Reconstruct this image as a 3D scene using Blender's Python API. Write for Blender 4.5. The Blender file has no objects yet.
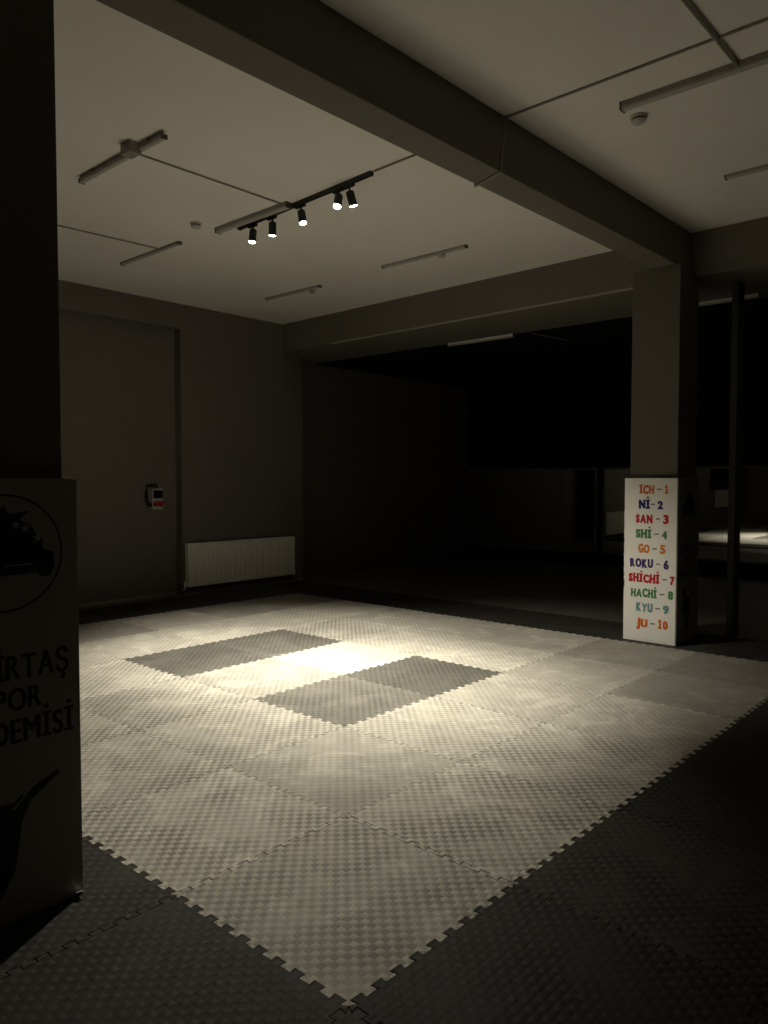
import bpy, bmesh, math, random
from mathutils import Vector, Matrix
R = random.Random(7)
SC = bpy.context.scene
COL = SC.collection
PI = math.pi

# ------------------------------------------------------------------ materials
def lin(r, g, b):
    f = lambda c: ((c / 255 + .055) / 1.055) ** 2.4 if c > 10 else c / 255 / 12.92
    return (f(r), f(g), f(b), 1)

class N:
    def __init__(s, name):
        s.m = bpy.data.materials.new(name); s.m.use_nodes = True
        s.t = s.m.node_tree; s.t.nodes.clear()
        s.out = s.n('ShaderNodeOutputMaterial')
    def n(s, typ, **k):
        nd = s.t.nodes.new(typ)
        for a, v in k.items(): setattr(nd, a, v)
        return nd
    def l(s, a, b): s.t.links.new(a, b)
    def math(s, op, a, b=None, c=None):
        nd = s.n('ShaderNodeMath', operation=op)
        for i, x in enumerate((a, b, c)):
            if x is None: continue
            if isinstance(x, (int, float)): nd.inputs[i].default_value = x
            else: s.l(x, nd.inputs[i])
        return nd.outputs[0]

def paint(name, col, rough=.6, spec=.3, mottle=.12, scale=3.0, bump=.0, bscale=60, metal=0.0):
    k = N(name)
    b = k.n('ShaderNodeBsdfPrincipled'); k.l(b.outputs[0], k.out.inputs[0])
    b.inputs['Roughness'].default_value = rough
    b.inputs['Metallic'].default_value = metal
    b.inputs['Specular IOR Level'].default_value = spec
    tc = k.n('ShaderNodeTexCoord')
    no = k.n('ShaderNodeTexNoise'); no.inputs['Scale'].default_value = scale; no.inputs['Detail'].default_value = 5
    k.l(tc.outputs['Object'], no.inputs['Vector'])
    v = k.math('MULTIPLY_ADD', no.outputs['Fac'], 2 * mottle, 1 - mottle)
    mx = k.n('ShaderNodeVectorMath', operation='SCALE'); mx.inputs[0].default_value = col[:3]
    k.l(v, mx.inputs['Scale']); k.l(mx.outputs[0], b.inputs['Base Color'])
    if bump:
        n2 = k.n('ShaderNodeTexNoise'); n2.inputs['Scale'].default_value = bscale; n2.inputs['Detail'].default_value = 3
        k.l(tc.outputs['Object'], n2.inputs['Vector'])
        bp = k.n('ShaderNodeBump'); bp.inputs['Strength'].default_value = .5; bp.inputs['Distance'].default_value = bump
        k.l(n2.outputs['Fac'], bp.inputs['Height']); k.l(bp.outputs[0], b.inputs['Normal'])
    return k.m

def glow(name, col, s):
    k = N(name); e = k.n('ShaderNodeEmission'); e.inputs[0].default_value = col; e.inputs[1].default_value = s
    k.l(e.outputs[0], k.out.inputs[0]); return k.m

def mat_rubber():
    """EVA puzzle mat: basket-weave plates, low plates darkened for shade and grime, scuffs; tone from the object's colour."""
    k = N('eva_mat')
    b = k.n('ShaderNodeBsdfPrincipled'); k.l(b.outputs[0], k.out.inputs[0])
    b.inputs['Roughness'].default_value = .62; b.inputs['Specular IOR Level'].default_value = .14
    tc = k.n('ShaderNodeTexCoord'); oi = k.n('ShaderNodeObjectInfo')
    sx = k.n('ShaderNodeSeparateXYZ'); k.l(tc.outputs['Object'], sx.inputs[0])
    F = 30.0
    X = k.math('MULTIPLY', sx.outputs[0], F); Y = k.math('MULTIPLY', sx.outputs[1], F)
    fx = k.math('SUBTRACT', k.math('FRACT', X), .5); fy = k.math('SUBTRACT', k.math('FRACT', Y), .5)
    par = k.math('FLOORED_MODULO', k.math('ADD', k.math('FLOOR', X), k.math('FLOOR', Y)), 2.0)
    hx = k.math('SUBTRACT', 1.0, k.math('MULTIPLY', k.math('MULTIPLY', fx, fx), 3.2))
    hy = k.math('SUBTRACT', 1.0, k.math('MULTIPLY', k.math('MULTIPLY', fy, fy), 3.2))
    inv = k.math('SUBTRACT', 1.0, par)
    up = k.math('MULTIPLY', k.math('MULTIPLY', hx, hy), par)          # raised plate
    lo = k.math('MULTIPLY', hy, inv)
    h = k.math('ADD', up, k.math('MULTIPLY', lo, .35))
    off = k.n('ShaderNodeVectorMath', operation='ADD'); k.l(tc.outputs['Object'], off.inputs[0])
    cmb = k.n('ShaderNodeCombineXYZ')
    k.l(k.math('MULTIPLY', oi.outputs['Random'], 37.0), cmb.inputs[0]); k.l(k.math('MULTIPLY', oi.outputs['Random'], 91.0), cmb.inputs[1])
    k.l(cmb.outputs[0], off.inputs[1])
    n1 = k.n('ShaderNodeTexNoise'); n1.inputs['Scale'].default_value = 2.6; n1.inputs['Detail'].default_value = 6; n1.inputs['Roughness'].default_value = .6
    n2 = k.n('ShaderNodeTexNoise'); n2.inputs['Scale'].default_value = 11; n2.inputs['Detail'].default_value = 5
    k.l(off.outputs[0], n1.inputs['Vector']); k.l(off.outputs[0], n2.inputs['Vector'])
    # worn areas where the plate relief is rubbed flat
    wr = k.n('ShaderNodeMapRange'); wr.inputs[1].default_value = .42; wr.inputs[2].default_value = .62
    k.l(n1.outputs['Fac'], wr.inputs[0])
    relief = k.math('MULTIPLY', k.math('SUBTRACT', 1.0, k.math('MULTIPLY', wr.outputs[0], .6)), oi.outputs['Alpha'])
    shade_dirt = k.math('MULTIPLY', k.math('MULTIPLY', inv, relief), .5)  # shade and grime of the low plates, darkened in the colour
    tone = k.math('ADD', k.math('MULTIPLY', n1.outputs['Fac'], .34), k.math('MULTIPLY', n2.outputs['Fac'], .26))
    # dusty rim worn pale along the joints
    ed = k.math('MAXIMUM', k.math('ABSOLUTE', sx.outputs[0]), k.math('ABSOLUTE', sx.outputs[1]))
    er = k.n('ShaderNodeMapRange'); er.inputs[1].default_value = .455; er.inputs[2].default_value = .485; k.l(ed, er.inputs[0])
    dust = k.math('MULTIPLY', er.outputs[0], k.math('MULTIPLY', n2.outputs['Fac'], .22))
    n3 = k.n('ShaderNodeTexNoise'); n3.inputs['Scale'].default_value = 3.1; n3.inputs['Detail'].default_value = 3; n3.inputs['Distortion'].default_value = 1.2
    sh = k.n('ShaderNodeVectorMath', operation='ADD'); k.l(off.outputs[0], sh.inputs[0]); sh.inputs[1].default_value = (17, 5, 3)
    k.l(sh.outputs[0], n3.inputs['Vector'])
    sm = k.n('ShaderNodeMapRange'); sm.inputs[1].default_value = .54; sm.inputs[2].default_value = .62; k.l(n3.outputs['Fac'], sm.inputs[0])
    tone = k.math('ADD', k.math('ADD', tone, dust), k.math('MULTIPLY', sm.outputs[0], .20))      # chalky scuffs
    val = k.math('MULTIPLY', k.math('ADD', tone, .74), k.math('SUBTRACT', 1.0, shade_dirt))
    mx = k.n('ShaderNodeVectorMath', operation='SCALE'); k.l(oi.outputs['Color'], mx.inputs[0]); k.l(val, mx.inputs['Scale'])
    k.l(mx.outputs[0], b.inputs['Base Color'])
    bp = k.n('ShaderNodeBump'); bp.inputs['Distance'].default_value = .005
    k.l(k.math('MULTIPLY', relief, .8), bp.inputs['Strength'])
    k.l(h, bp.inputs['Height']); k.l(bp.outputs[0], b.inputs['Normal'])
    return k.m

M = {}
M['mat'] = mat_rubber()
M['ceiling'] = paint('ceiling_white', (.90, .87, .82, 1), .9, .1, .05, 1.3, .002, 45)
M['wall'] = paint('wall_dark_grey', (.18, .165, .145, 1), .7, .2, .10, 1.8, .001, 80)
M['beam'] = paint('beam_grey', (.19, .178, .15, 1), .7, .2, .08, 1.8, .001, 80)
M['pillar'] = paint('pillar_grey', (.145, .135, .115, 1), .7, .2, .08, 1.8, .001, 80)
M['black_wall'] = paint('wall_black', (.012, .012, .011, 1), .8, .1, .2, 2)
M['floor'] = paint('floor_rubber', (.12, .115, .10, 1), .45, .35, .3, 1.1)
M['bead'] = paint('corner_bead', (.42, .40, .35, 1), .6, .2, .1, 6)
M['plaster'] = paint('plaster_edge', (.36, .34, .29, 1), .8, .1, .5, 7)
M['board'] = paint('white_board', (.88, .855, .82, 1), .5, .3, .04, 4)
M['board_shaded'] = paint('white_board_shaded', (.26, .255, .225, 1), .5, .3, .06, 4)  # same white board, darkened in colour for the sides in shadow
M['print_black'] = paint('print_black', (.012, .012, .012, 1), .5, .3, .1, 8)
M['print_grey'] = paint('print_grey', (.30, .30, .30, 1), .5, .3, .1, 8)
M['metal_black'] = paint('black_metal', (.018, .017, .016, 1), .45, .4, .1, 9)
M['batten'] = paint('batten_grey', (.34, .33, .29, 1), .5, .3, .06, 9)
M['batten_dark'] = paint('batten_end', (.10, .095, .085, 1), .6, .3, .06, 9)
M['diffuser'] = paint('batten_diffuser', (.46, .45, .40, 1), .4, .4, .04, 9)
M['conduit'] = paint('conduit_grey', (.30, .28, .24, 1), .6, .3, .06, 9)
M['detector'] = paint('detector_plastic', (.55, .53, .48, 1), .5, .3, .05, 9)
M['detector_dark'] = paint('detector_slots', (.06, .055, .05, 1), .6, .3, .05, 9)
M['radiator'] = paint('radiator_enamel', (.90, .88, .83, 1), .4, .4, .04, 9)
M['radiator_dark'] = paint('radiator_inner', (.10, .1, .09, 1), .6, .3, .04, 9)
M['socket'] = paint('socket_plastic', (.50, .50, .49, 1), .5, .3, .04, 9)
M['socket_red'] = paint('socket_red', (.40, .028, .034, 1), .5, .3, .05, 9)
M['smoked'] = paint('smoked_cover', (.012, .012, .012, 1), .25, .5, .05, 9)
M['aluminium'] = paint('mirror_frame_grey', (.20, .19, .16, 1), .5, .3, .05, 9)
M['steel'] = paint('pole_steel', (.09, .088, .08, 1), .55, .4, .1, 6)
M['mirror'] = paint('mirror_glass', (.80, .82, .80, 1), .015, .5, .0, 1, metal=1.0)
M['lens'] = glow('lamp_lens', (1, .93, .82, 1), 30)
for nm, c in dict(orange=(206, 112, 42), navy=(34, 40, 104), red=(186, 22, 36), green=(74, 132, 84), amber=(214, 132, 48),
                  purple=(70, 50, 112), crimson=(190, 22, 38), leaf=(78, 136, 86), teal=(112, 150, 152), tangerine=(214, 104, 36), dash=(92, 84, 80)).items():
    M['ink_' + nm] = paint('ink_' + nm, lin(*c), .5, .3, .1, 12)

# ------------------------------------------------------------------ mesh helpers
class MB:
    def __init__(s): s.v = []; s.f = []
    def add(s, v, f):
        o = len(s.v); s.v += [tuple(p) for p in v]; s.f += [tuple(i + o for i in q) for q in f]; return s
    def box(s, x0, x1, y0, y1, z0, z1):
        v = [(x, y, z) for x in (x0, x1) for y in (y0, y1) for z in (z0, z1)]
        return s.add(v, [(0, 1, 3, 2), (4, 6, 7, 5), (0, 4, 5, 1), (2, 3, 7, 6), (0, 2, 6, 4), (1, 5, 7, 3)])
    def lathe(s, prof, c=(0, 0, 0), axis='z', n=24, mtx=None):
        """prof: (radius, height) pairs; closed at both ends."""
        v = []
        for r, h in prof:
            for i in range(n):
                a = 2 * PI * i / n; v.append(Vector((r * math.cos(a), r * math.sin(a), h)))
        f = [(j * n + i, j * n + (i + 1) % n, (j + 1) * n + (i + 1) % n, (j + 1) * n + i) for j in range(len(prof) - 1) for i in range(n)]
        f += [tuple(range(n - 1, -1, -1)), tuple((len(prof) - 1) * n + i for i in range(n))]
        if axis == 'x': v = [Vector((p.z, p.x, p.y)) for p in v]
        if axis == 'y': v = [Vector((p.y, p.z, p.x)) for p in v]
        if mtx: v = [mtx @ p for p in v]
        return s.add([p + Vector(c) for p in v], f)
    def tube(s, pts, r, n=10):
        pts = [Vector(p) for p in pts]
        rings = []
        for i, p in enumerate(pts):
            d = (pts[min(i + 1, len(pts) - 1)] - pts[max(i - 1, 0)]).normalized()
            a = Vector((0, 0, 1)) if abs(d.z) < .9 else Vector((1, 0, 0))
            e = d.cross(a).normalized(); g = d.cross(e)
            rings.append([p + r * (math.cos(2 * PI * k / n) * e + math.sin(2 * PI * k / n) * g) for k in range(n)])
        v = [q for rg in rings for q in rg]
        f = [(j * n + i, j * n + (i + 1) % n, (j + 1) * n + (i + 1) % n, (j + 1) * n + i) for j in range(len(pts) - 1) for i in range(n)]
        f += [tuple(range(n - 1, -1, -1)), tuple((len(pts) - 1) * n + i for i in range(n))]
        return s.add(v, f)
    def prism(s, poly, fn, d0, d1):
        """poly in 2-D, fn(a, b, d) -> 3-D point; extruded from d0 to d1."""
        n = len(poly)
        v = [fn(a, b, d0) for a, b in poly] + [fn(a, b, d1) for a, b in poly]
        f = [tuple(range(n)), tuple(range(2 * n - 1, n - 1, -1))] + [(i, n + i, n + (i + 1) % n, (i + 1) % n) for i in range(n)]
        return s.add(v, f)
    def build(s, name, mat, parent=None, bevel=0, smooth=False, org=None):
        me = bpy.data.meshes.new(name)
        o3 = Vector(org) if org else Vector((0, 0, 0))
        me.from_pydata([Vector(p) - o3 for p in s.v], [], s.f)
        bm = bmesh.new(); bm.from_mesh(me); bmesh.ops.recalc_face_normals(bm, faces=bm.faces); bm.to_mesh(me); bm.free()
        me.materials.append(M[mat] if isinstance(mat, str) else mat)
        o = bpy.data.objects.new(name, me); COL.objects.link(o); o.location = o3
        if parent:
            o.parent = parent
            w = Vector((0, 0, 0)); q = parent
            while q: w += q.location; q = q.parent
            o.location = o3 - w
        if smooth:
            for p in me.polygons: p.use_smooth = True
            try: me.set_sharp_from_angle(angle=math.radians(35))
            except Exception: pass
        if bevel:
            b = o.modifiers.new('bevel', 'BEVEL'); b.width = bevel; b.segments = 2; b.limit_method = 'ANGLE'; b.angle_limit = .6
        return o

def thing(name, loc, label, cat, group=None):
    o = bpy.data.objects.new(name, None); COL.objects.link(o); o.location = loc; o.empty_display_size = .1
    return tag(o, label, cat, group)
def tag(o, label, cat, group=None):
    o['label'] = label; o['category'] = cat
    if group: o['group'] = group
    return o
def struct(o, label=None, cat=None):
    o['kind'] = 'structure'
    if label: o['label'] = label
    if cat: o['category'] = cat
    return o

# ------------------------------------------------------------------ the room (x along the lit floor's long edge, y towards the radiator wall)
ZC, ZB = 4.35, 3.88
struct(MB().box(-7, 12.9, -5, 8.8, -.2, -.025).build('floor', 'floor'), 'dark rubber floor around and behind the mats', 'floor')
struct(MB().box(-7, 6.9, -5, 8.2, ZC, ZC + .12).build('ceiling', 'ceiling'), 'white plaster ceiling over the lit mats', 'ceiling')
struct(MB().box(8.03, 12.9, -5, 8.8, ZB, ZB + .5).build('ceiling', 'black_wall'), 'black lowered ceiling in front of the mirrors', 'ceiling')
wl = MB().box(-7, 4.785, 8.36, 8.5, -.025, 3.985)            # recessed infill
wl.box(-7, 4.785, 8.2, 8.5, 3.985, ZC)                       # lintel
struct(wl.build('wall_left', 'wall'), 'dark grey wall with a shallow recess beside the radiator', 'wall')
wl = MB().box(4.785, 7.22, 8.2, 8.5, -.025, ZC).box(7.08, 7.22, 8.5, 8.8, -.025, ZC)
struct(wl.build('wall_left', 'wall'), 'dark grey wall pier behind the radiator', 'wall')
wl = MB().box(7.22, 12.9, 8.75, 8.9, -.025, ZC)
struct(wl.build('wall_left', 'wall'), 'dark side wall running back to the mirrors', 'wall')
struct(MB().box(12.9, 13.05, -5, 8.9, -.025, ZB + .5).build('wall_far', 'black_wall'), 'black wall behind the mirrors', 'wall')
struct(MB().box(-7, 13.05, -5.15, -5, -.025, ZC).build('wall_right', 'wall'), 'dark side wall', 'wall')
struct(MB().box(-7.15, -7, -5, 8.5, -.025, ZC).build('wall_rear', 'wall'), 'dark rear wall', 'wall')
ZM = 3.94
b = MB().prism([(-7, 1.575), (6.62, 1.330), (6.62, 1.595), (-7, 1.855)], lambda x, y, z: (x, y, z), ZM, ZC)
struct(b.build('beam', 'beam', bevel=.006), 'grey beam running from above the near pillar to the far pillar', 'beam')
sk = lambda y: .03 * (y - 1.9)
b = MB().prism([(6.60 + sk(-5), -5), (7.05, -5), (7.05, 8.2), (6.60 + sk(8.2), 8.2)], lambda x, y, z: (x, y, z), 3.985, ZC)
struct(b.build('beam', 'beam'), 'deep grey beam crossing above the far pillar', 'beam')
b = MB().prism([(6.615 + sk(-5), -5), (8.03, -5), (8.03, 8.75), (6.615 + sk(8.75), 8.75)], lambda x, y, z: (x, y, z), ZB + .004, 3.985)
struct(b.build('ceiling', 'beam'), 'grey lowered ceiling strip behind the cross beam', 'ceiling')
b = MB().prism([(6.607 + sk(1.8), 1.8), (6.622 + sk(1.8), 1.8), (6.622 + sk(7), 7), (6.607 + sk(7), 7)], lambda x, y, z: (x, y, z), ZB - .006, ZB + .016)
struct(b.build('trim_1', 'bead'), 'thin pale bead along the lower edge of the cross beam', 'trim')
# unpainted plaster line at the foot of the wall
def ragged(x0, x1, y, amp):
    m = MB(); n = int((x1 - x0) / .06)
    prev = None; v = []; f = []
    for i in range(n + 1):
        x = x0 + (x1 - x0) * i / n; h = .012 + amp * abs(math.sin(i * 1.7) * math.sin(i * .43 + 1)) + R.uniform(0, amp * .4)
        v += [(x, y - .006, -.02), (x, y - .006, h), (x, y, h), (x, y, -.02)]
    for i in range(n):
        a = 4 * i; c = a + 4
        f += [(a, c, c + 1, a + 1), (a + 1, c + 1, c + 2, a + 2), (a + 2, c + 2, c + 3, a + 3)]
    f += [(0, 1, 2, 3), (4 * n, 4 * n + 3, 4 * n + 2, 4 * n + 1)]
    return m.add(v, f)
struct(ragged(-2, 4.785, 8.36, .012).build('baseboard_left', 'plaster'), 'thin unpainted plaster edge at the foot of the recess', 'baseboard')
struct(ragged(4.80, 7.2, 8.2, .014).build('baseboard_left', 'plaster'), 'thin unpainted plaster edge below the radiator', 'baseboard')
# pillars
PN = (-.80, -.29, 1.335, 1.83); PF = (6.17, 6.70, 1.285, 1.795)
struct(MB().box(PN[0], PN[1], PN[2], PN[3], 0, ZC).build('pillar', 'pillar', bevel=.006), 'near pillar rising out of the banner box', 'pillar')
struct(MB().box(PF[0], PF[1], PF[2], PF[3], 0, ZM).build('pillar', 'pillar', bevel=.006), 'far pillar rising out of the counting box', 'pillar')
struct(MB().box(7.06, 7.27, .99, 1.06, -.025, ZB + .1).build('pillar', 'steel', bevel=.004), 'slim steel post behind the far pillar', 'pillar')

# ------------------------------------------------------------------ puzzle mats
def mat_outline():
    A, nT = .0145, 10
    prof = []
    for i in range(nT):
        c = (i + .5) / nT
        prof += [(c - .021, -A), (c - .026, A), (c + .026, A), (c + .021, -A)]
    bot = [(0, 0)] + [(t, h) for t, h in prof]
    right = [(1, 0)] + [(1 + h, t) for t, h in prof]
    top = [(1, 1)] + [(t, 1 + h) for t, h in reversed(prof)]
    left = [(0, 1)] + [(h, t) for t, h in reversed(prof)]
    P = bot + right + top + left
    d = .0022; n = len(P); out = []
    for i in range(n):                                        # inset so that neighbours keep a hairline joint
        a, b_, c = Vector(P[i - 1]), Vector(P[i]), Vector(P[(i + 1) % n])
        e1 = (b_ - a).normalized(); e2 = (c - b_).normalized()
        n1 = Vector((-e1.y, e1.x)); n2 = Vector((-e2.y, e2.x))
        m = n1 + n2; m = m / max(m.dot(n1), .25)
        out.append(tuple(b_ + d * m))
    return out
mm = MB().prism(mat_outline(), lambda a, b_, d: (a - .5, b_ - .5, d), -.024, 0)
proto = mm.build('floor_mat', 'mat')
first = [True]
def place_mat(i, j, tone, label, group):
    o = proto if first[0] else proto.copy()
    if not first[0]: COL.objects.link(o)
    first[0] = False
    o.location = (i + .5 + R.uniform(-.0012, .0012), j + .5 + R.uniform(-.0012, .0012), 0); o.color = tone
    tag(o, label, 'floor mat', group)
ORD = 'zeroth first second third fourth fifth sixth seventh eighth ninth'.split()
LIGHT = (.40, .375, .335); DARK = (.042, .039, .035); INLAY = (.125, .117, .105)
def tone(c, k, relief=1.0): return (c[0] * k, c[1] * k, c[2] * k, relief)     # alpha carries how much of the weave relief is left
WORN = {(1, 1): .5, (3, 1): .5, (3, 0): .55, (4, 0): .3, (5, 0): .3, (4, 1): .25, (5, 1): .3, (4, 2): .55, (5, 2): .4, (5, 3): .5, (4, 3): .6, (5, 4): .4, (4, 5): .5,
        (3, 6): .4, (4, 6): .4, (5, 6): .4, (2, 6): .4, (5, 5): .4, (3, 5): .5, (2, 5): .55, (3, 3): .35, (2, 3): .6, (2, 1): .7, (0, 5): .6, (1, 5): .6}
special = {(1, 1): .84, (5, 3): .88, (2, 6): .62, (4, 6): .66, (5, 6): .66, (5, 4): .86, (3, 6): .85, (4, 1): .80, (5, 1): .66, (5, 0): .5, (5, 2): .88, (4, 0): .62, (3, 0): .9, (3, 1): .84, (0, 0): .94,  # own mat tones, with beam falloff also painted into some of them
           (2, 3): .74, (3, 3): 1.05, (1, 3): .86, (1, 2): .92}
inlay = {(2, 2): 'charcoal mat set in the pale floor, camera side of the dark pair nearer the camera',
         (3, 2): 'charcoal mat set in the pale floor, far side of the dark pair nearer the camera',
         (2, 4): 'charcoal mat set in the pale floor, camera side of the dark pair nearer the radiator',
         (3, 4): 'charcoal mat set in the pale floor, far side of the dark pair nearer the radiator'}
for i in range(6):
    for j in range(7):
        if (i, j) in inlay:
            k = {(2, 2): 1.1, (3, 2): .76, (2, 4): .84, (3, 4): .9}[(i, j)]
            place_mat(i, j, tone(INLAY, k, .8), inlay[(i, j)], 'charcoal mats set in the pale floor'); continue
        k = special.get((i, j), 1 + R.uniform(-.06, .06))
        if (i, j) == (0, 0): lb = 'pale grey mat at the front tip of the lit floor'
        else: lb = 'pale grey mat, %s from the lower-left dark border and %s from the lower-right dark border' % (ORD[i + 1], ORD[j + 1])
        place_mat(i, j, tone(LIGHT, k, WORN.get((i, j), R.uniform(.85, 1))), lb, 'pale grey interlocking floor mats')
G = 'charcoal border mats around the pale floor'
place_mat(-1, -1, tone(DARK, 1), 'charcoal border mat touching only the front tip of the pale floor', G)
for j in range(0, 3):
    place_mat(-1, j, tone(DARK, R.uniform(.8, 1.15)), ['charcoal border mat along the lower-left edge, next to the front tip',
              'charcoal border mat along the lower-left edge, under the near banner box', 'charcoal border mat hidden behind the near banner box'][j], G)
for i in range(0, 8):
    place_mat(i, -1, tone(DARK, R.uniform(.75, 1.0)), 'charcoal border mat along the lower-right edge, %s from the front tip' % ORD[i + 1], G)
place_mat(0, -2, tone(DARK, .9), 'charcoal mat outside the lower-right border row, in the bottom corner', G)
for j in range(0, 8):
    lb = 'charcoal mat in the far border strip, under the counting box' if j == 1 else \
         'charcoal mat in the far border strip, right of the counting box' if j == 0 else \
         'charcoal mat in the far border strip, %s one left of the counting box' % ORD[j - 1]
    place_mat(6, j, tone(DARK, R.uniform(.8, 1.0)), lb, G)
for i in range(0, 6):
    place_mat(i, 7, tone(DARK, R.uniform(.8, 1.0)), 'charcoal mat in the strip along the radiator wall, %s from the far corner' % ORD[7 - i], G)

# ------------------------------------------------------------------ lettering
_cache = {}
def glyph(ch, off):
    """triangles of a character in the built-in typeface, x from 0, cap height 1; hand-cut slab forms for I and İ."""
    if (ch, off) in _cache: return _cache[(ch, off)]
    if ch == '1':
        r = ([(.04, 0), (.52, 0), (.52, .17), (.40, .17), (.40, 1), (.24, 1), (.02, .80), (.05, .68), (.17, .74), (.17, .17), (.04, .17)],
             [(0, 1, 2, 3, 9, 10), (3, 4, 5, 8, 9), (5, 6, 7, 8)], .54)
    elif ch in 'Iİ' and off > .03:
        m = MB(); hgt = 1.0
        P = [(0, 0), (.50, .02), (.49, .2), (.37, .2), (.36, .8), (.48, .81), (.49, 1), (.01, .98), (.0, .8), (.12, .8), (.13, .2), (.01, .19)]
        v = [(a, b_) for a, b_ in P]
        f = [(0, 1, 2, 3, 10, 11), (3, 4, 9, 10), (4, 5, 6, 7, 8, 9)]
        if ch == 'İ':
            n = len(v)
            v += [(.25 + .12 * math.cos(k * PI / 4), 1.2 + .1 * math.sin(k * PI / 4)) for k in range(8)]
            f += [tuple(range(n, n + 8))]
        r = (v, f, .5)
    else:
        cu = bpy.data.curves.new('tmp', 'FONT'); cu.body = ch; cu.offset = off; cu.resolution_u = 4; cu.fill_mode = 'FRONT'
        ob = bpy.data.objects.new('tmp', cu); COL.objects.link(ob)
        me = bpy.data.meshes.new_from_object(ob.evaluated_get(bpy.context.evaluated_depsgraph_get()))
        v = [(p.co.x, p.co.y) for p in me.vertices]; f = [tuple(p.vertices) for p in me.polygons]
        bpy.data.objects.remove(ob); bpy.data.curves.remove(cu); bpy.data.meshes.remove(me)
        x0 = min(a for a, _ in v); x1 = max(a for a, _ in v)
        base = -off; cap = .729 + off
        if ch == '-': y0, y1 = 0, 1
        else: y0, y1 = base, cap
        v = [((a - x0) / (y1 - y0), (b_ - y0) / (y1 - y0)) for a, b_ in v]
        r = (v, f, (x1 - x0) / (y1 - y0))
    _cache[(ch, off)] = r
    return r
def text_mesh(mb, s, x0, x1, z0, h, fn, off, gap=.1, wob=0.0, bold=0.0):
    """lay s between x0 and x1 (reading direction), baseline z0, cap height h."""
    g = [glyph(c, off) for c in s]
    tot = sum(q[2] for q in g) + gap * (len(s) - 1)
    sc = (x1 - x0) / tot; x = x0
    for q in g:
        t = R.uniform(-wob, wob); dz = R.uniform(-wob, wob) * h * .35; k = 1 + R.uniform(-wob, wob) * .5
        w = q[2] * sc
        pts = []
        for a, b_ in q[0]:
            xx = x + a * sc - (b_ - .5) * t * h * .5 * (1 if len(s) > 1 else 0); zz = z0 + dz + (b_ * k) * h + (a - q[2] / 2) * t * sc
            pts.append((xx, zz))
        for n, dx in enumerate((0,) if not bold else (-bold, 0, bold)):
            mb.add([fn(a + dx * sc, b_, .0004 * n) for a, b_ in pts], q[1])
        x += w + gap * sc
    return mb

def build_flat(mb, name, mat, parent, label=None):
    o = mb.build(name, mat, parent)
    if label: o['label'] = label
    return o

# ------------------------------------------------------------------ the banner design printed on both boxes (a: from the centre line, z: height)
def star(cx, cz, r):
    return [(cx + (r if k % 2 == 0 else r * .42) * math.cos(PI / 2 + k * PI / 5), cz + (r if k % 2 == 0 else r * .42) * math.sin(PI / 2 + k * PI / 5)) for k in range(10)]
def fan(mb, poly, fn, d=0):
    """flat polygon by bmesh triangulation"""
    bm = bmesh.new()
    vs = [bm.verts.new((a, b_, 0)) for a, b_ in poly]
    f = bm.faces.new(vs); bmesh.ops.triangulate(bm, faces=[f])
    bm.verts.index_update()
    v = [fn(p.co.x, p.co.y, d) for p in bm.verts]; fc = [tuple(q.index for q in ff.verts) for ff in bm.faces]
    bm.free(); return mb.add(v, fc)
def banner(fn, parent):
    n = 64; cz = 1.437
    ring = MB(); v = []; f = []
    for k in range(n):
        a = 2 * PI * k / n
        v += [fn(.226 * math.cos(a), cz + .226 * math.sin(a), .0015), fn(.218 * math.cos(a), cz + .218 * math.sin(a), .0015)]
    f = [(2 * k, 2 * k + 1, (2 * k + 3) % (2 * n), (2 * k + 2) % (2 * n)) for k in range(n)]
    build_flat(ring.add(v, f), 'emblem_ring', 'print_black', parent)
    half = [(0, .185), (.018, .150), (.100, .160), (.060, .128), (.075, .118), (.110, .095), (.120, .070), (.150, .045), (.146, .012), (.190, -.006),
            (.192, -.06), (.176, -.100), (.140, -.098), (.120, -.082), (0, -.086)]
    poly = [(a, cz + b_) for a, b_ in half] + [(-a * .96, cz + b_) for a, b_ in reversed(half[1:-1])]
    build_flat(fan(MB(), poly, fn, .0015), 'emblem_figure', 'print_black', parent)
    for a, b_, r in ((.082, .092, .020), (.128, .054, .022), (.046, .105, .018), (-.05, .105, .018), (-.09, .088, .020), (-.128, .05, .022)):
        build_flat(fan(MB(), star(a, cz + b_, r), fn, .003), 'emblem_star', 'print_grey', parent)
    for a0, a1, b_ in ((-.13, -.02, -.052), (.0, .11, -.050)):
        build_flat(fan(MB(), [(a0, cz + b_), (a1, cz + b_), (a1, cz + b_ + .005), (a0, cz + b_ + .005)], fn, .003), 'emblem_stroke', 'print_grey', parent)
    for s, a0, a1, z0, h in (('DEMİRTAŞ', -.222, .240, .948, .100), ('SPOR', -.090, .130, .828, .090), ('AKADEMİSİ', -.272, .257, .700, .100)):
        t = MB(); text_mesh(t, s, a0, a1, z0, h, lambda a, z, d: fn(a, z, .0015 + d), .0, gap=.16, bold=.05)
        build_flat(t, 'lettering', 'print_black', parent, 'black club name lettering')
    k = [(.195, .556), (.198, .538), (.085, .462), (.048, .383), (.020, .205), (-.04, .10), (-.075, .20), (-.10, .33), (-.17, .31), (-.19, .36), (-.12, .42), (-.11, .49),
         (-.16, .53), (-.13, .60), (-.075, .59), (-.055, .52), (-.03, .470), (.022, .470), (.048, .496), (.056, .484), (.010, .442), (.022, .440), (.088, .508)]
    build_flat(fan(MB(), k, fn, .0015), 'kick_silhouette', 'print_black', parent)

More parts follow.
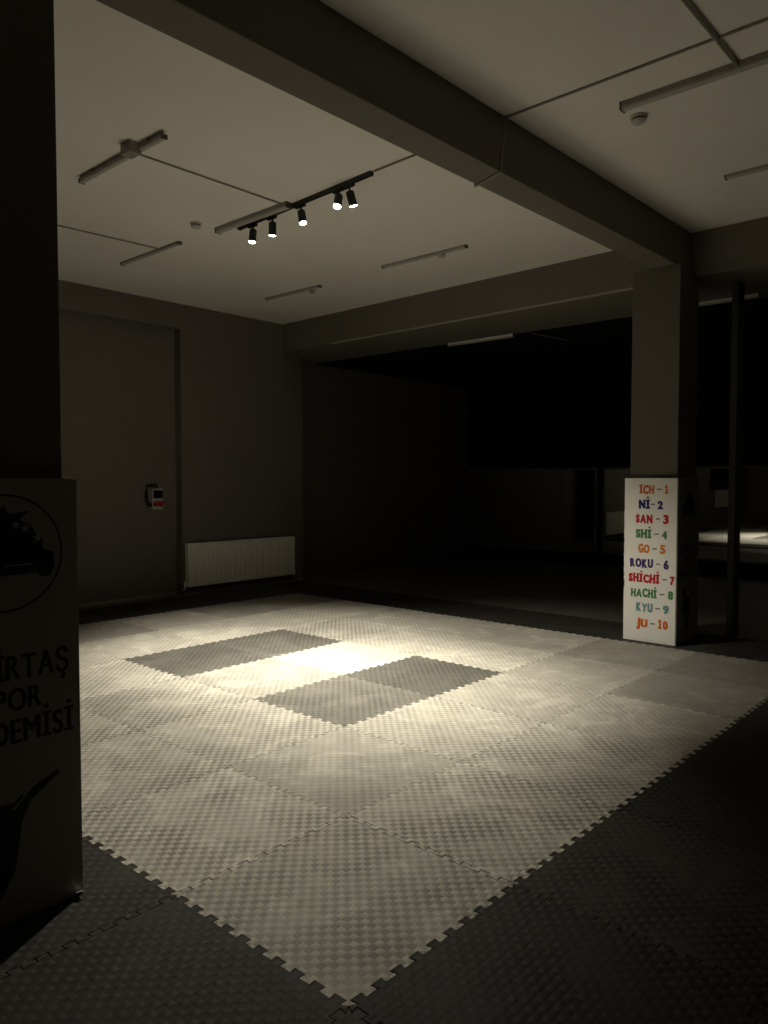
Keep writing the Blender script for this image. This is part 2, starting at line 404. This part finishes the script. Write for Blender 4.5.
def wrap_box(x0, x1, y0, y1, h, label, front_mat, side_mat):
    t = thing('banner_box', ((x0 + x1) / 2, (y0 + y1) / 2, 0), label, 'banner box', 'box banners wrapped around the pillars')
    th = .012
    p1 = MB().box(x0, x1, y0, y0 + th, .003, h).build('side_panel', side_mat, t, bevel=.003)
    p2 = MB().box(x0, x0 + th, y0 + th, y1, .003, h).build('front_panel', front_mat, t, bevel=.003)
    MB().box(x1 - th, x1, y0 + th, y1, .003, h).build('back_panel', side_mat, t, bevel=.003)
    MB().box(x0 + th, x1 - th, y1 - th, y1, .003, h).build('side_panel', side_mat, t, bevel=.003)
    return t, p1, p2

NX0, NX1, NY0, NY1 = -.85, -.248, 1.30, 1.87
tn, sp, fp = wrap_box(NX0, NX1, NY0, NY1, 1.722, 'pale banner box around the near dark pillar with a round emblem and black club name', 'board_shaded', 'board_shaded')
cx = (NX0 + NX1) / 2 + .010
banner(lambda a, z, d: (cx + a, NY0 - d, z), sp)
tp = MB().add([(-.292, 1.299, .018), (-.262, 1.299, .016), (-.258, 1.282, .022), (-.256, 1.266, .030), (-.272, 1.264, .033), (-.288, 1.270, .029)], [(0, 1, 2, 3, 4, 5)])
build_flat(tp, 'tape_scrap', 'board', sp, 'scrap of white tape at the bottom corner')
FX0, FX1, FY0, FY1 = 6.105, 6.72, 1.250, 1.824
tf, sp, fp = wrap_box(FX0, FX1, FY0, FY1, 1.742, 'white box around the far pillar with ten coloured counting words and numbers', 'board', 'board_shaded')
cf = (FX0 + FX1) / 2
banner(lambda a, z, d: (cf + a, FY0 - d, z), sp)
ROWS = [('ICH', 1.658, 1.505, 1.47, 1.423, '1', 1.389, 1.355, 1.617, 'orange'), ('Nİ', 1.662, 1.547, 1.535, 1.489, '2', 1.46, 1.408, 1.46, 'navy'),
        ('SAN', 1.693, 1.519, 1.476, 1.434, '3', 1.399, 1.347, 1.308, 'red'), ('SHİ', 1.691, 1.527, 1.495, 1.445, '4', 1.41, 1.361, 1.148, 'green'),
        ('GO', 1.663, 1.545, 1.51, 1.464, '5', 1.429, 1.377, .992, 'amber'), ('ROKU', 1.751, 1.506, 1.469, 1.427, '6', 1.389, 1.339, .834, 'purple'),
        ('SHİCHİ', 1.764, 1.435, 1.401, 1.353, '7', 1.32, 1.269 + .006, .676, 'crimson'), ('HACHİ', 1.737, 1.462, 1.426, 1.377, '8', 1.338, 1.288, .518, 'leaf'),
        ('KYU', 1.678, 1.505, 1.471, 1.42, '9', 1.388, 1.331, .364, 'teal'), ('JU', 1.67, 1.557, 1.521, 1.473, '10', 1.441, 1.34, .198, 'tangerine')]
for w, a0, a1, d0, d1, num, b0, b1, z, c in ROWS:
    ff = lambda a, zz, d: (FX0 - .0016 - d, -a, zz)
    t = MB(); H = .096; z += .008
    text_mesh(t, w, -a0, -a1, z - H / 2, H, ff, .045, gap=.16, wob=.1, bold=.06)
    t2 = MB(); text_mesh(t2, num, -b0, -b1, z - H / 2, H, ff, .045, gap=.18, wob=.1, bold=.04)
    dsh = [(-d0, z - .008), (-d1, z - .005), (-d1, z + .006), (-d0, z + .005)]
    cn = {'navy': 'navy blue', 'amber': 'amber orange', 'leaf': 'leaf green', 'teal': 'grey teal'}.get(c, c)
    t.build('lettering', 'ink_' + c, fp)['label'] = cn + ' counting word'
    t2.build('number', 'ink_' + c, fp)['label'] = cn + ' number beside the word'
    build_flat(fan(MB(), dsh, lambda a, zz, d: (FX0 - .0016, -a, zz)), 'dash', 'ink_dash', fp)
# peeled dark patches along the poster's outer edge
for z0, z1, w in ((.56, .66, .010), (.68, .74, .007), (.80, .84, .006), (1.05, 1.10, .004)):
    pe = MB().add([(FX0 - .0012, FY1 - .001, z0), (FX0 - .0012, FY1 - .001, z1), (FX0 - .0012, FY1 - w, z1 - .02), (FX0 - .0012, FY1 - w * .8, z0 + .015)], [(0, 1, 2, 3)])
    build_flat(pe, 'peeled_patch', 'print_black', fp, 'dark peeled patch on the outer edge')

# ------------------------------------------------------------------ ceiling fittings
def batten(x, y0, y1, zt, label, w=.052, h=.036, gap=0.0, mat='batten'):
    """a slim linear luminaire along y; zt is the surface it is fixed to."""
    t = thing('batten_light', (x, (y0 + y1) / 2, zt), label, 'batten light', 'switched-off batten lights')
    z1 = zt - gap; z0 = z1 - h
    if gap:
        for yc in (y0 + .2, y1 - .24): MB().box(x - .012, x + .012, yc, yc + .04, z1, zt).build('mounting_clip', 'batten_dark', t)
    MB().box(x - w / 2, x + w / 2, y0 + .012, y1 - .012, z0 + h * .35, z1).build('body', mat, t, bevel=.003)
    prof = [(-w * .46, h * .35), (-w * .40, h * .12), (-w * .2, 0), (w * .2, 0), (w * .40, h * .12), (w * .46, h * .35)]
    MB().prism([(a, b_) for a, b_ in prof], lambda a, b_, d: (x + a, d, z0 + b_), y0 + .014, y1 - .014).build('diffuser', 'diffuser', t)
    for a, b_ in ((y0, y0 + .014), (y1 - .014, y1)):
        MB().box(x - w / 2 - .001, x + w / 2 + .001, a, b_, z0 - .001, z1).build('end_cap', 'batten_dark', t, bevel=.002)
    return t
t = batten(1.53, 3.43, 4.74, ZC, 'dark-edged batten light crossed by a square driver box, nearest the camera', gap=.022)
db = MB().box(1.425, 1.525, 3.75, 3.89, 4.262, ZC).build('driver_box', 'conduit', t, bevel=.004)
batten(3.105, 5.63, 6.87, ZC, 'slim batten light near the radiator wall, beyond the smoke detector')
batten(3.125, 3.84, 4.97, ZC, 'grey batten light fixed alongside the spotlight track', w=.075, h=.055)
batten(5.31, 3.35, 4.61, ZC, 'batten light with a round sensor beside it, above the dark inlaid mats')
batten(5.42, 5.84, 6.96, ZC, 'batten light with a round sensor beside it, closest to the wall corner')
batten(3.435, -.56, .685, ZC, 'long batten light on the ceiling beyond the main beam, running out of frame', w=.07, h=.055)
batten(5.23, -.68, .56, ZC, 'small batten light on the ceiling beyond the main beam, above the far pillar side')
batten(7.99, 4.40, 5.62, ZB + .004, 'white batten light at the edge of the black ceiling, seen under the cross beam', w=.07, h=.05, mat='board')
batten(7.82, .98, 2.2, ZB + .004, 'white batten light behind the far pillar, crossed by the slim post', w=.06, h=.045, mat='board')

def conduit(pts, label, r=.009):
    o = MB().tube(pts, r, 8).build('ceiling_conduit', 'conduit', smooth=True)
    return tag(o, label, 'conduit', 'surface conduits on the ceiling')
zc = ZC - .009
conduit([(1.57, 3.93, zc), (3.08, 3.915, zc)], 'thin conduit from the driver box to the spotlight track')
conduit([(-.6, 6.27, zc), (3.12, 6.02, zc)], 'thin conduit from the near pillar to the batten light by the radiator wall')
conduit([(3.12, 2.74, zc), (3.08, 1.675, zc), (3.08, 1.675, ZM - .009), (2.98, 1.386, ZM - .009), (3.05, 1.386, zc), (3.045, -.30, zc), (3.04, -1.1, zc)],
        'thin conduit leaving the track, wrapping under the main beam and crossing the ceiling beyond')
conduit([(1.6, -.07, zc - .012), (3.40, -.09, zc - .012)], 'thin conduit crossing the ceiling to the long batten light', .011)
conduit([(8.10, 4.16, ZB - .01), (8.95, 4.04, ZB - .01)], 'thin conduit on the black ceiling beside the white batten light')

def detector(x, y, z, r, label, slots=True):
    t = thing('smoke_detector', (x, y, z), label, 'smoke detector', 'smoke detectors and sensors')
    MB().lathe([(r, 0), (r, -.012), (r * .93, -.018)], (x, y, z)).build('base', 'detector', t, smooth=True)
    MB().lathe([(r * .78, -.018), (r * .80, -.03)], (x, y, z)).build('slots', 'detector_dark', t, smooth=True)
    MB().lathe([(r * .86, -.03), (r * .84, -.04), (r * .66, -.052), (r * .34, -.058), (.004, -.059)], (x, y, z)).build('cap', 'detector', t, smooth=True)
    return t
detector(2.88, 5.00, ZC, .058, 'round smoke detector left of the spotlight track')
detector(3.69, .67, ZC, .062, 'round smoke detector under the long batten light beyond the main beam')
detector(5.37, 3.75, ZC, .05, 'small round sensor beside the batten light over the inlaid mats')
detector(5.53, 6.12, ZC, .05, 'small round sensor beside the batten light by the wall corner')

# ------------------------------------------------------------------ spotlight track and its five heads
TA, TB = Vector((3.24, 4.74, 0)), Vector((3.12, 2.79, 0))
d = (TB - TA).normalized(); nrm = Vector((-d.y, d.x, 0))
def along(a, w0, w1, z0, z1, mb, L0, L1):
    P = [TA + d * L + nrm * w for L, w in ((L0, w0), (L1, w0), (L1, w1), (L0, w1))]
    return mb.prism([(p.x, p.y) for p in P], lambda x, y, z: (x, y, z), z0, z1)
LT = (TB - TA).length
tr = thing('light_track', tuple((TA + TB) / 2 + Vector((0, 0, ZC))), 'black spotlight track fixed to the white ceiling', 'light track')
m = MB(); along(0, -.018, .018, 4.336, ZC, m, 0, LT); along(0, -.018, -.006, 4.315, 4.336, m, 0, LT); along(0, .006, .018, 4.315, 4.336, m, 0, LT)
m.build('rail', 'metal_black', tr)
m = MB(); along(0, -.02, .02, 4.313, ZC, m, -.02, 0); m.build('end_cap', 'metal_black', tr)
m = MB(); along(0, -.02, .02, 4.313, ZC, m, LT, LT + .02); m.build('end_cap', 'metal_black', tr)

SPOTS = [  # distance along the track, target on the floor, power, cone, label
    (.235, (2.59, 4.38, 0), 860, 51, 'black track spotlight at the wall end of the track, leaning slightly left'),
    (.56, (3.49, 4.59, 0), 800, 66, 'black track spotlight second from the wall end of the track'),
    (1.01, (3.01, 2.61, 0), 1350, 56.5, 'black track spotlight at the middle of the track'),
    (1.55, (1.38, 2.34, 0), 710, 71, 'black track spotlight showing its full bright lens, second from the beam end'),
    (1.69, (4.50, 2.65, 0), 600, 76, 'black track spotlight at the beam end of the track, leaning right')]
for L, tg, pw, cone, lb in SPOTS:
    base = TA + d * L + Vector((0, 0, 4.312))
    t = thing('track_spotlight', tuple(base), lb, 'spotlight', 'spotlights on the track')
    m = MB(); along(0, -.016, .016, 4.288, 4.312, m, L - .075, L + .055); m.build('adapter', 'metal_black', t, bevel=.003)
    MB().lathe([(.009, -.024), (.009, -.062)], base, n=12).build('stem', 'metal_black', t, smooth=True)
    piv = base + Vector((0, 0, -.058))
    dirv = (Vector(tg) - piv).normalized()
    rot = Vector((0, 0, -1)).rotation_difference(dirv).to_matrix().to_4x4()
    MB().lathe([(.028, .004), (.036, -.004), (.0375, -.012), (.0375, -.124), (.034, -.124), (.034, -.116)], piv, mtx=rot, n=32).build('housing', 'metal_black', t, smooth=True)
    MB().lathe([(.0325, -.117), (.0335, -.1255), (.024, -.129), (.003, -.131)], piv, mtx=rot, n=32).build('lens', 'lens', t, smooth=True)
    la = bpy.data.lights.new('spot_beam', 'SPOT'); la.energy = pw; la.spot_size = math.radians(cone); la.spot_blend = 1.0
    la.shadow_soft_size = .03; la.color = (1, .945, .76)
    lo = bpy.data.objects.new('spot_beam', la); COL.objects.link(lo); lo.parent = t
    pos = piv + dirv * .160
    lo.location = pos - base
    lo.rotation_euler = dirv.to_track_quat('-Z', 'Y').to_euler()

# ------------------------------------------------------------------ radiator
RX0, RX1, RZ0, RZ1, RY0, RY1 = 4.80, 6.92, .115, .768, 8.075, 8.165
t = thing('radiator', ((RX0 + RX1) / 2, 8.12, RZ0), 'white ribbed panel radiator on the dark wall', 'radiator')
m = MB(); nr = 42; w = (RX1 - RX0 - .05) / nr
v = []; prof = []
x = RX0 + .025
for k in range(nr):
    prof += [(x, .016), (x + w * .22, .016), (x + w * .36, 0), (x + w * .84, 0), (x + w * .98, .016)]
    x += w
prof = [(RX0, 0), (RX0 + .02, 0)] + prof + [(RX1 - .02, 0), (RX1, 0)]
prof2 = prof + [(RX1, .022), (RX0, .022)]
m.prism(prof2, lambda a, b_, z: (a, RY0 + b_, z), RZ0 + .03, RZ1 - .03)
m.box(RX0, RX1, RY0, RY0 + .022, RZ0, RZ0 + .03).box(RX0, RX1, RY0, RY0 + .022, RZ1 - .03, RZ1)
m.build('front_panel', 'radiator', t)
MB().box(RX0 + .03, RX1 - .03, RY0 + .024, RY1 - .024, RZ0 + .02, RZ1 - .03).build('convector', 'radiator_dark', t)
MB().box(RX0 + .005, RX1 - .005, RY1 - .022, RY1, RZ0, RZ1).build('back_panel', 'radiator', t)
for a in (RX0, RX1 - .004): MB().box(a, a + .004, RY0 + .022, RY1 - .022, RZ0 + .01, RZ1).build('side_cover', 'radiator', t)
g = MB()
for k in range(60):
    x = RX0 + .01 + k * (RX1 - RX0 - .02) / 60; g.box(x, x + .018, RY0 + .020, RY1 - .020, RZ1 - .012, RZ1 - .004)
g.build('top_grille', 'radiator', t)
for a in (RX0 - .03, RX1 + .03):
    o = MB().lathe([(.011, -.02), (.011, .03), (.02, .032), (.022, .075), (.016, .082)], (a, 8.12, RZ0 + .0)).tube([(a, 8.12, RZ0 + .01), ((RX0 + .01) if a < RX0 else (RX1 - .01), 8.12, RZ0 + .04)], .009, 8)
    o.tube([(a, 8.12, RZ0 - .015), (a, 8.12, RZ0 - .04), (a, 8.188, RZ0 - .05)], .008, 8)
    o.build('valve', 'board', t, smooth=True)
for a in (RX0 + .3, RX1 - .3): MB().box(a, a + .03, RY1, 8.2, RZ0 + .1, RZ1 - .1).build('wall_bracket', 'radiator_dark', t)

# ------------------------------------------------------------------ socket box on the recessed wall
SX0, SX1, SZ0, SZ1, SY = 4.315, 4.495, 1.29, 1.60, 8.25
t = thing('socket_box', ((SX0 + SX1) / 2, 8.36, SZ0), 'grey socket box with two red outlets on the recessed wall', 'socket box')
MB().box(SX0, SX1, SY, 8.36, SZ0, SZ1).build('housing', 'socket', t, bevel=.008)
MB().box(SX0 + .012, SX1 - .012, SY - .012, SY, 1.455, 1.575).build('breaker_window', 'smoked', t, bevel=.004)
for a in (SX0 + .047, SX1 - .047):
    rot = Matrix.Rotation(math.radians(72), 4, 'X')
    s1 = MB().lathe([(.040, 0), (.040, .016), (.034, .022), (.034, .045), (.028, .05)], (a, SY, 1.37), mtx=rot, n=24).build('red_outlet', 'socket_red', t, smooth=True)
    MB().lathe([(.030, .048), (.032, .056), (.006, .060)], (a, SY, 1.37), mtx=rot, n=24).build('outlet_lid', 'socket_red', s1, smooth=True)
MB().lathe([(.03, 0), (.03, -.03), (.022, -.04), (.010, -.055)], (SX0, 8.29, 1.36), axis='x', n=20).build('side_shade_plug', 'smoked', t, smooth=True)  # dark plug and cable also model the shaded side of the box
MB().tube([(SX0 - .045, 8.30, 1.36), (SX0 - .055, 8.31, 1.42), (SX0 - .055, 8.325, 1.55), (SX0 - .04, 8.33, 1.635), (SX0 + .03, 8.335, 1.655), (SX0 + .12, 8.33, 1.65), (SX0 + .13, 8.33, 1.60)], .017, 8).build('shade_cable', 'smoked', t, smooth=True)

# ------------------------------------------------------------------ mirrors on the far wall
def mirror_run(y0, y1, n, label):
    z0, z1 = .215, 1.985; fw = .045
    t = thing('wall_mirror', (12.88, (y0 + y1) / 2, z0), label, 'wall mirror', 'framed mirrors on the far wall')
    MB().box(12.868, 12.9, y0, y1, z1 - fw, z1).box(12.868, 12.9, y0, y1, z0, z0 + fw).box(12.868, 12.9, y0, y0 + fw, z0 + fw, z1 - fw).box(12.868, 12.9, y1 - fw, y1, z0 + fw, z1 - fw).build('frame', 'aluminium', t)
    w = (y1 - y0 - 2 * fw) / n
    for k in range(n):
        a = y0 + fw + k * w
        MB().prism([(12.874 + .0045, z0 + fw), (12.874, z1 - fw), (12.894, z1 - fw), (12.8985, z0 + fw)], lambda x, z, y: (x, y, z), a + .002, a + w - .002).build('pane', 'mirror', t)
mirror_run(5.462, 8.71, 4, 'framed mirror of four panes on the black wall, left of the far pillar')
mirror_run(.62, 5.335, 6, 'framed mirror behind the far pillar and slim post, showing the lit mats')

# things across the room that the mirror shows
t = thing('wall_screen', (-3.3, 8.36, 1.28), 'black wall screen seen only in the mirror beside the slim post', 'screen')
MB().box(-4.4, -2.45, 8.30, 8.355, 1.29, 2.1).build('bezel', 'smoked', t, bevel=.01)
MB().box(-4.37, -2.48, 8.294, 8.30, 1.32, 2.07).build('display', 'smoked', t)
MB().box(-3.6, -3.2, 8.355, 8.36, 1.5, 1.9).build('wall_bracket', 'metal_black', t)
t = thing('wall_board', (-4.4, 8.36, .6), 'pale board below the black screen, seen only in the mirror', 'board')
MB().box(-6.1, -2.95, 8.335, 8.36, .6, 1.26).build('panel', 'board', t)
fr = MB().box(-6.12, -2.93, 8.33, 8.36, 1.26, 1.275).box(-6.12, -2.93, 8.33, 8.36, .585, .6).box(-6.12, -6.1, 8.33, 8.36, .6, 1.26).box(-2.95, -2.93, 8.33, 8.36, .6, 1.26).build('frame', 'aluminium', t)

# ------------------------------------------------------------------ camera, world, view
cam = bpy.data.cameras.new('camera'); co = bpy.data.objects.new('camera', cam); COL.objects.link(co)
f = Vector((.74507406, .66572642, -.0409021)); r = Vector((.66628399, -.74569809, 0)); u = Vector((.03050062, .02725241, .99916316))
co.matrix_world = Matrix(((r.x, u.x, -f.x, -1.7210759), (r.y, u.y, -f.y, -1.69256597), (r.z, u.z, -f.z, 1.71282887), (0, 0, 0, 1)))
cam.sensor_fit = 'VERTICAL'; cam.sensor_height = 24; cam.lens = 759.609 / 1024 * 24; cam.clip_start = .02
SC.camera = co
w = bpy.data.worlds.new('night'); SC.world = w; w.use_nodes = True
w.node_tree.nodes['Background'].inputs[0].default_value = (0, 0, 0, 1); w.node_tree.nodes['Background'].inputs[1].default_value = 0
SC.view_settings.view_transform = 'Standard'; SC.view_settings.look = 'None'
SC.view_settings.gamma = 1; SC.view_settings.use_curve_mapping = False; SC.view_settings.exposure = 0
SC.cycles.use_denoising = True
SC.cycles.max_bounces = 10; SC.cycles.diffuse_bounces = 6; SC.cycles.glossy_bounces = 4
SC.cycles.sample_clamp_indirect = 3.0; SC.cycles.caustics_reflective = False; SC.cycles.caustics_refractive = False
